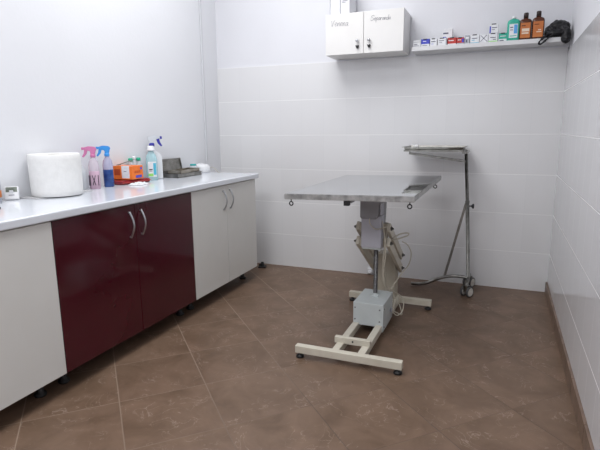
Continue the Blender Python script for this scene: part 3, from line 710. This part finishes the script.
# black lettering wrapped on the pink bottle
def on_cyl(a, z, r): return Vector((math.cos(a) * r, math.sin(a) * r, z))
b = nb(); rr = .0325; a0 = CAMDIR - .1
def stroke(b, pts, w=.0026):
    P = []
    for (u, v), (u2, v2) in zip(pts, pts[1:]):
        for k in range(6):
            t_ = k / 6; P.append(on_cyl(a0 + (u + (u2 - u) * t_) / .032, v + (v2 - v) * t_, rr))
    P.append(on_cyl(a0 + pts[-1][0] / .032, pts[-1][1], rr))
    tube(b, P, w, 6, 0)
stroke(b, [(-.026, .022), (-.026, .086)]); stroke(b, [(-.010, .086), (.008, .024)], .002); stroke(b, [(.009, .086), (-.009, .024)], .002); stroke(b, [(.026, .022), (.026, .086)])
stroke(b, [(-.040, .022), (-.040, .086)])
l = obj('lettering', b, M['ink'], pk, local=True); l['label'] = 'black letters IXI on the bottle'
spray_bottle('spray_bottle', (-2.748, -1.572, CZ), 'spray bottle with light blue head and dark blue liquid', M['blue_liquid'], M['lilac_clear'], M['blue'], -2.45, group=SG)
cb = thing('milky_bottle', 'milky translucent bottle half hidden between the paper roll and pink sprayer', 'bottle', (-2.800, -1.750, CZ))
b = nb(); lathe(b, [(0, 0), (.034, 0), (.036, .004), (.036, .095), (.032, .120), (.018, .138), (.014, .146), (0, .146)], 28); obj('bottle_body', b, M['milky'], cb, local=True)
b = nb(); cyl(b, (0, 0, .145), (0, 0, .160), .0155, bev=.002); obj('cap', b, M['white'], cb, local=True)

# orange carton on a dark red tray-like pack
rp = thing('red_pack', 'dark red plastic pack lying under the orange carton', 'pack', (-2.757, -1.350, CZ), -.10)
b = nb(); box(b, -.055, .055, -.135, .125, 0, .028, .010, 3)
for v in b.verts: v.co.z += .004 * noise.noise(v.co * 30)  if v.co.z > .01 else 0
obj('pack_body', b, M['red_clear'], rp, local=True)
b = nb(); box(b, -.050, .060, -.130, .130, .012, .016, .001); obj('seal_rim', b, M['red'], rp, local=True)
ob = thing('orange_carton', 'orange cardboard box with white sticker on its side, by the small spray bottles', 'box', (-2.768, -1.362, CZ + .032), .10)
w, l_, h = .150, .125, .090
b = nb(); box(b, -w / 2, w / 2, -l_ / 2, l_ / 2, 0, h, .0015, 1); obj('box_body', b, M['orange'], ob, local=True)
b = nb(); box(b, -.008, .052, -l_ / 2 - .0008, -l_ / 2 + .0002, .008, h + .0006); box(b, -.008, .052, -l_ / 2, -l_ / 2 + .030, h, h + .0008); st_ = obj('white_sticker', b, M['paper'], ob, local=True)
b = nb(); box(b, .008, .030, -l_ / 2 - .0012, -l_ / 2 - .0007, .052, .056); obj('printed_line', b, M['ink_soft'], st_, local=True)
b = nb(); box(b, w / 2 - .0002, w / 2 + .0007, -.025, .045, .008, .026); obj('blue_patch', b, M['royal'], ob, local=True)
b = nb(); box(b, w / 2 - .0002, w / 2 + .0007, .030, .050, .062, .078); obj('blue_patch', b, M['royal'], ob, local=True)
b = nb()
for k in range(9): bar(b, (w / 2 + .0006, -.036 + k * .0075, .044), (w / 2 + .0006, -.034 + k * .0075, .054 + (k % 3) * .003), .0006, .003, (0, 1, 0), 0)
bar(b, (w / 2 + .0006, -.036, .043), (w / 2 + .0006, .030, .043), .0006, .002, (0, 0, 1), 0); obj('printed_text', b, M['orange_dark'], ob, local=True)
b = nb(); box(b, -.066, -.020, -l_ / 2 - .0006, -l_ / 2 + .0002, .028, .070); obj('printed_panel', b, M['orange_dark'], ob, local=True)
fc = nb(); box(fc, -.028, .028, -.0035, .0035, 0, .006, .002)
b = nb(); T1 = Matrix.Rotation(.10, 4, 'Z'); T2 = Matrix.Rotation(-.08, 4, 'Z')
for Tq in (T1, T2):
    bar(b, Tq @ Vector((-.07, 0, .006)), Tq @ Vector((.045, 0, .006)), .004, .004)
    c_ = Tq @ Vector((-.080, 0, .006)); tube(b, [c_ + Vector((math.cos(t_) * .012, math.sin(t_) * .009, 0)) for t_ in [2 * PI * i / 16 for i in range(17)]], .0018, 6, 0)
fc.free()
sc_ = obj('forceps', b, M['steel_dull']); sc_.location = (-2.785, -1.335, CZ + .142); sc_.rotation_euler = (0, -.22, 1.35)
tag(sc_, 'grey metal scissors-like forceps lying across the top of the orange carton', 'forceps')
def capped(loc, label, tall=.15, r=.020):
    t = thing('green_capped_bottle', label, 'bottle', loc, 0, 'green-capped bottles behind the orange carton')
    b = nb(); lathe(b, [(0, 0), (r, 0), (r + .001, .003), (r + .001, tall - .03), (r * .6, tall - .012), (r * .55, tall - .005), (0, tall - .005)], 24); obj('bottle_body', b, M['milky'], t, local=True)
    b = nb(); cyl(b, (0, 0, tall - .006), (0, 0, tall + .016), r * .78, bev=.002); obj('cap', b, M['green'], t, local=True)
    return t
c1 = capped((-2.820, -1.272, CZ), 'green-capped bottle behind the orange box, on the paper-roll side')
dup(c1, (-2.822, -1.186, CZ), 'green-capped bottle behind the orange box, on the blue-trigger sprayer side')
t = thing('white_capped_bottle', 'narrow white-capped bottle standing between two green-capped bottles', 'bottle', (-2.826, -1.229, CZ))
b = nb(); lathe(b, [(0, 0), (.017, 0), (.018, .003), (.018, .14), (.010, .152), (0, .152)], 20); obj('bottle_body', b, M['milky'], t, local=True)
b = nb(); cyl(b, (0, 0, .152), (0, 0, .180), .013, bev=.003); obj('cap', b, M['white'], t, local=True)
# crumpled white wrapper
b = nb(); t = bmesh.new(); bmesh.ops.create_grid(t, x_segments=26, y_segments=18, size=.5)
for v in t.verts:
    e = 1 - min(1, max(abs(v.co.x), abs(v.co.y)) * 2) ** 4
    n_ = noise.noise(Vector((v.co.x * 5, v.co.y * 5, 1.3))) ; n2 = noise.noise(Vector((v.co.x * 11, v.co.y * 11, 4)))
    v.co = Vector((v.co.x * .085 * (1 + .3 * n_), v.co.y * .125 * (1 + .3 * n2), .001 + max(0, .011 * e + .010 * n_ * e + .007 * n2 * e)))
merge(b, t); cr = obj('crumpled_wrapper', b, M['paper'], smooth=False); cr.location = (-2.640, -1.415, CZ + .0005); cr.rotation_euler = (0, 0, .15)
m_ = cr.modifiers.new('Solidify', 'SOLIDIFY'); m_.thickness = .001; m_.offset = 1
tag(cr, 'crumpled white paper wrapper in front of the orange carton and red pack', 'wrapper')

# clear aqua sprayer with navy trigger
aq = thing('aqua_bottle', 'aqua-tinted bottle with broad white cap and white-green label beside the orange box', 'bottle', (-2.752, -1.130, CZ), .75)
def oval(b, prof, w, d, n=32):
    rings = []
    for s, z in prof:
        rings.append([b.verts.new((math.copysign(abs(math.cos(a)) ** .75, math.cos(a)) * w / 2 * s, math.copysign(abs(math.sin(a)) ** .75, math.sin(a)) * d / 2 * s, z)) for a in [2 * PI * i / n for i in range(n)]])
    for a, c in zip(rings, rings[1:]):
        for i in range(n): b.faces.new((a[i], a[(i + 1) % n], c[(i + 1) % n], c[i])).smooth = True
    b.faces.new(rings[0][::-1]); b.faces.new(rings[-1])
b = nb(); oval(b, [(.94, 0), (1, .006), (1, .13), (.98, .15), (.86, .178), (.60, .195), (.45, .205), (.45, .214)], .080, .052); obj('bottle_body', b, M['aqua_clear'], aq, local=True)
b = nb(); box(b, -.028, .030, -.0280, -.0255, .025, .135, .0008); lb = obj('paper_label', b, M['paper'], aq, local=True)
b = nb(); box(b, -.028, .006, -.0286, -.0279, .030, .050); obj('green_print', b, M['lime'], lb, local=True)
b = nb(); box(b, .008, .028, -.0286, -.0279, .040, .125); obj('blue_print', b, M['cyanprint'], lb, local=True)
b = nb(); box(b, -.022, .002, -.0286, -.0279, .075, .082); box(b, -.022, .000, -.0286, -.0279, .066, .069); obj('printed_text', b, M['ink'], lb, local=True)
b = nb(); lathe(b, [(0, .214), (.030, .214), (.030, .222), (.023, .228), (.023, .244), (.019, .248), (0, .248)], 24); obj('cap', b, M['white'], aq, local=True)
jg = thing('spray_bottle', 'tall plain white spray bottle with navy trigger behind the aqua bottle', 'spray bottle', (-2.780, -1.038, CZ), .75)
b = nb(); prism(b, [(-.042, 0), (.040, 0), (.040, .165), (.032, .182), (-.004, .212), (-.018, .220), (-.038, .220), (-.042, .20)], -.024, .024, .006); obj('bottle_body', b, M['white'], jg, local=True)
b = nb(); cyl(b, (-.026, 0, .218), (-.026, 0, .246), .012); obj('neck', b, M['white'], jg, local=True)
trigger_head(jg, .240, M['white'], .0, 1.25, trig=M['navy'], clear=M['milky'], ox=-.026)

# instrument boxes
def opentray(b, x0, x1, y0, y1, z0, z1, t=.003, rim=.006):
    box(b, x0, x1, y0, y1, z0, z0 + t); box(b, x0, x0 + t, y0, y1, z0, z1); box(b, x1 - t, x1, y0, y1, z0, z1)
    box(b, x0 + t, x1 - t, y0, y0 + t, z0, z1); box(b, x0 + t, x1 - t, y1 - t, y1, z0, z1)
    box(b, x0 - rim, x0, y0 - rim, y1 + rim, z1 - .004, z1); box(b, x1, x1 + rim, y0 - rim, y1 + rim, z1 - .004, z1)
    box(b, x0, x1, y0 - rim, y0, z1 - .004, z1); box(b, x0, x1, y1, y1 + rim, z1 - .004, z1)
ib = thing('instrument_box', 'open steel instrument box with ribbed lid raised against the left wall', 'instrument box', (-2.735, -.77, CZ))
b = nb(); opentray(b, -2.800, -2.650, -.955, -.640, CZ, CZ + .030); obj('box_base', b, M['steel_dull'], ib)
b = nb(); Tl = Matrix.Translation((-2.806, 0, CZ + .032)) @ Matrix.Rotation(-.18, 4, 'Y')
box(b, -.002, .002, -.965, -.690, 0, .104, .001, mat=Tl)
for k in range(5): box(b, .002, .005, -.950, -.705, .014 + k * .016, .020 + k * .016, .001, mat=Tl)
box(b, .0, .012, -.967, -.961, 0, .105, .001, mat=Tl); box(b, .0, .012, -.696, -.690, 0, .105, .001, mat=Tl); box(b, .0, .012, -.965, -.69, .100, .106, .001, mat=Tl)
obj('lid', b, M['steel_dull'], ib)
b = nb(); cyl(b, (-2.806, -.955, CZ + .031), (-2.806, -.70, CZ + .031), .004, seg=10); obj('hinge', b, M['steel_dull'], ib)
it = thing('instrument_tray', 'smaller tarnished steel tray resting on the open instrument box', 'tray', (-2.71, -.79, CZ + .031), .10)
M['brass'] = add_noise(new_mat('tarnished_tray', rough=.4, metal=1), 12, (.30, .27, .22), (.46, .42, .36))
b = nb(); opentray(b, -.055, .055, -.150, .150, 0, .024); obj('tray_body', b, M['brass'], it, local=True)
for k in range(4):
    b = nb(); y = -.10 + k * .018; x = -.03 + k * .02
    bar(b, (x, -.13, .008 + .002 * (k % 2)), (x + .012, .09, .010), .005, .004); tube(b, [(x + .001 + math.cos(t_) * .009, -.138 + math.sin(t_) * .009, .010) for t_ in [2 * PI * i / 14 for i in range(15)]], .002, 6, 0)
    o_ = obj('steel_instrument', b, M['satin']); o_.location = it.location; o_.rotation_euler = (0, 0, .10)
    tag(o_, 'thin steel surgical instrument lying in the tarnished tray on the worktop', 'instrument', 'surgical instruments in the steel tray')
jr = thing('lidded_jar', 'small milky jar with teal lid at the far end of the worktop', 'jar', (-2.775, -.570, CZ))
b = nb(); lathe(b, [(0, 0), (.034, 0), (.037, .004), (.037, .050), (.030, .062), (.024, .066), (0, .066)], 24); obj('jar_body', b, M['milky'], jr, local=True)
b = nb(); cyl(b, (0, 0, .065), (0, 0, .079), .026, bev=.002); obj('lid', b, M['teal_cap'], jr, local=True)
wb = thing('white_appliance', 'rounded white plastic appliance with trailing cord at the corner of the worktop', 'appliance', (-2.765, -.4655, CZ), .0)
b = nb(); oval(b, [(.92, 0), (1, .008), (1, .034), (.96, .050), (.84, .064), (.5, .072), (.2, .074)], .150, .122); obj('appliance_body', b, M['white'], wb, local=True)
b = nb(); box(b, -.020, .015, -.016, .012, .073, .080, .003); obj('button', b, M['white'], wb, local=True)
b = nb(); tube(b, [(.060, .03, .030), (.085, .035, .045), (.12, .02, .035), (.16, .0, .010), (.19, -.01, .0035)], .0022, 6); obj('cord', b, M['cable'], wb, local=True)

# ------------------------------------------------------------------ lights
def area(name, loc, size, size_y, power, color, rot=(0, 0, 0)):
    d = bpy.data.lights.new(name, 'AREA'); d.shape = 'RECTANGLE'; d.size = size; d.size_y = size_y; d.energy = power; d.color = color
    o = bpy.data.objects.new(name, d); C.objects.link(o); o.location = loc; o.rotation_euler = rot
    return o
area('ceiling_lamp_light', (-1.85, -1.5, H - .06), 1.1, 1.7, 41, (.985, .99, 1.0))
area('front_fill_light', (-1.5, -4.3, H - .06), 1.3, 1.3, 60, (.985, .99, 1.0))  # added fill from the camera side, lifts the shade under the table
w = bpy.data.worlds.new('World'); scene.world = w; w.use_nodes = True
w.node_tree.nodes['Background'].inputs[0].default_value = (.8, .85, 1, 1); w.node_tree.nodes['Background'].inputs[1].default_value = .05

# ------------------------------------------------------------------ camera (measured from the tile joints)
f, pitch, yaw, roll = 493.86, .1919, .3861, -.0094
fw = Vector((-math.sin(yaw) * math.cos(pitch), math.cos(yaw) * math.cos(pitch), -math.sin(pitch)))
rt = Vector((math.cos(yaw), math.sin(yaw), 0)); up = rt.cross(fw)
r2 = math.cos(roll) * rt + math.sin(roll) * up; u2 = -math.sin(roll) * rt + math.cos(roll) * up
cd = bpy.data.cameras.new('Camera'); cam = bpy.data.objects.new('Camera', cd); C.objects.link(cam)
cam.matrix_world = Matrix(((r2.x, u2.x, -fw.x, -.3859), (r2.y, u2.y, -fw.y, -4.0844), (r2.z, u2.z, -fw.z, 1.2527), (0, 0, 0, 1)))
cd.sensor_fit = 'HORIZONTAL'; cd.sensor_width = 36; cd.lens = f / 600 * 36; cd.clip_start = .05
scene.camera = cam
scene.view_settings.view_transform = 'Standard'
scene.view_settings.look = 'None'
scene.view_settings.exposure = 0
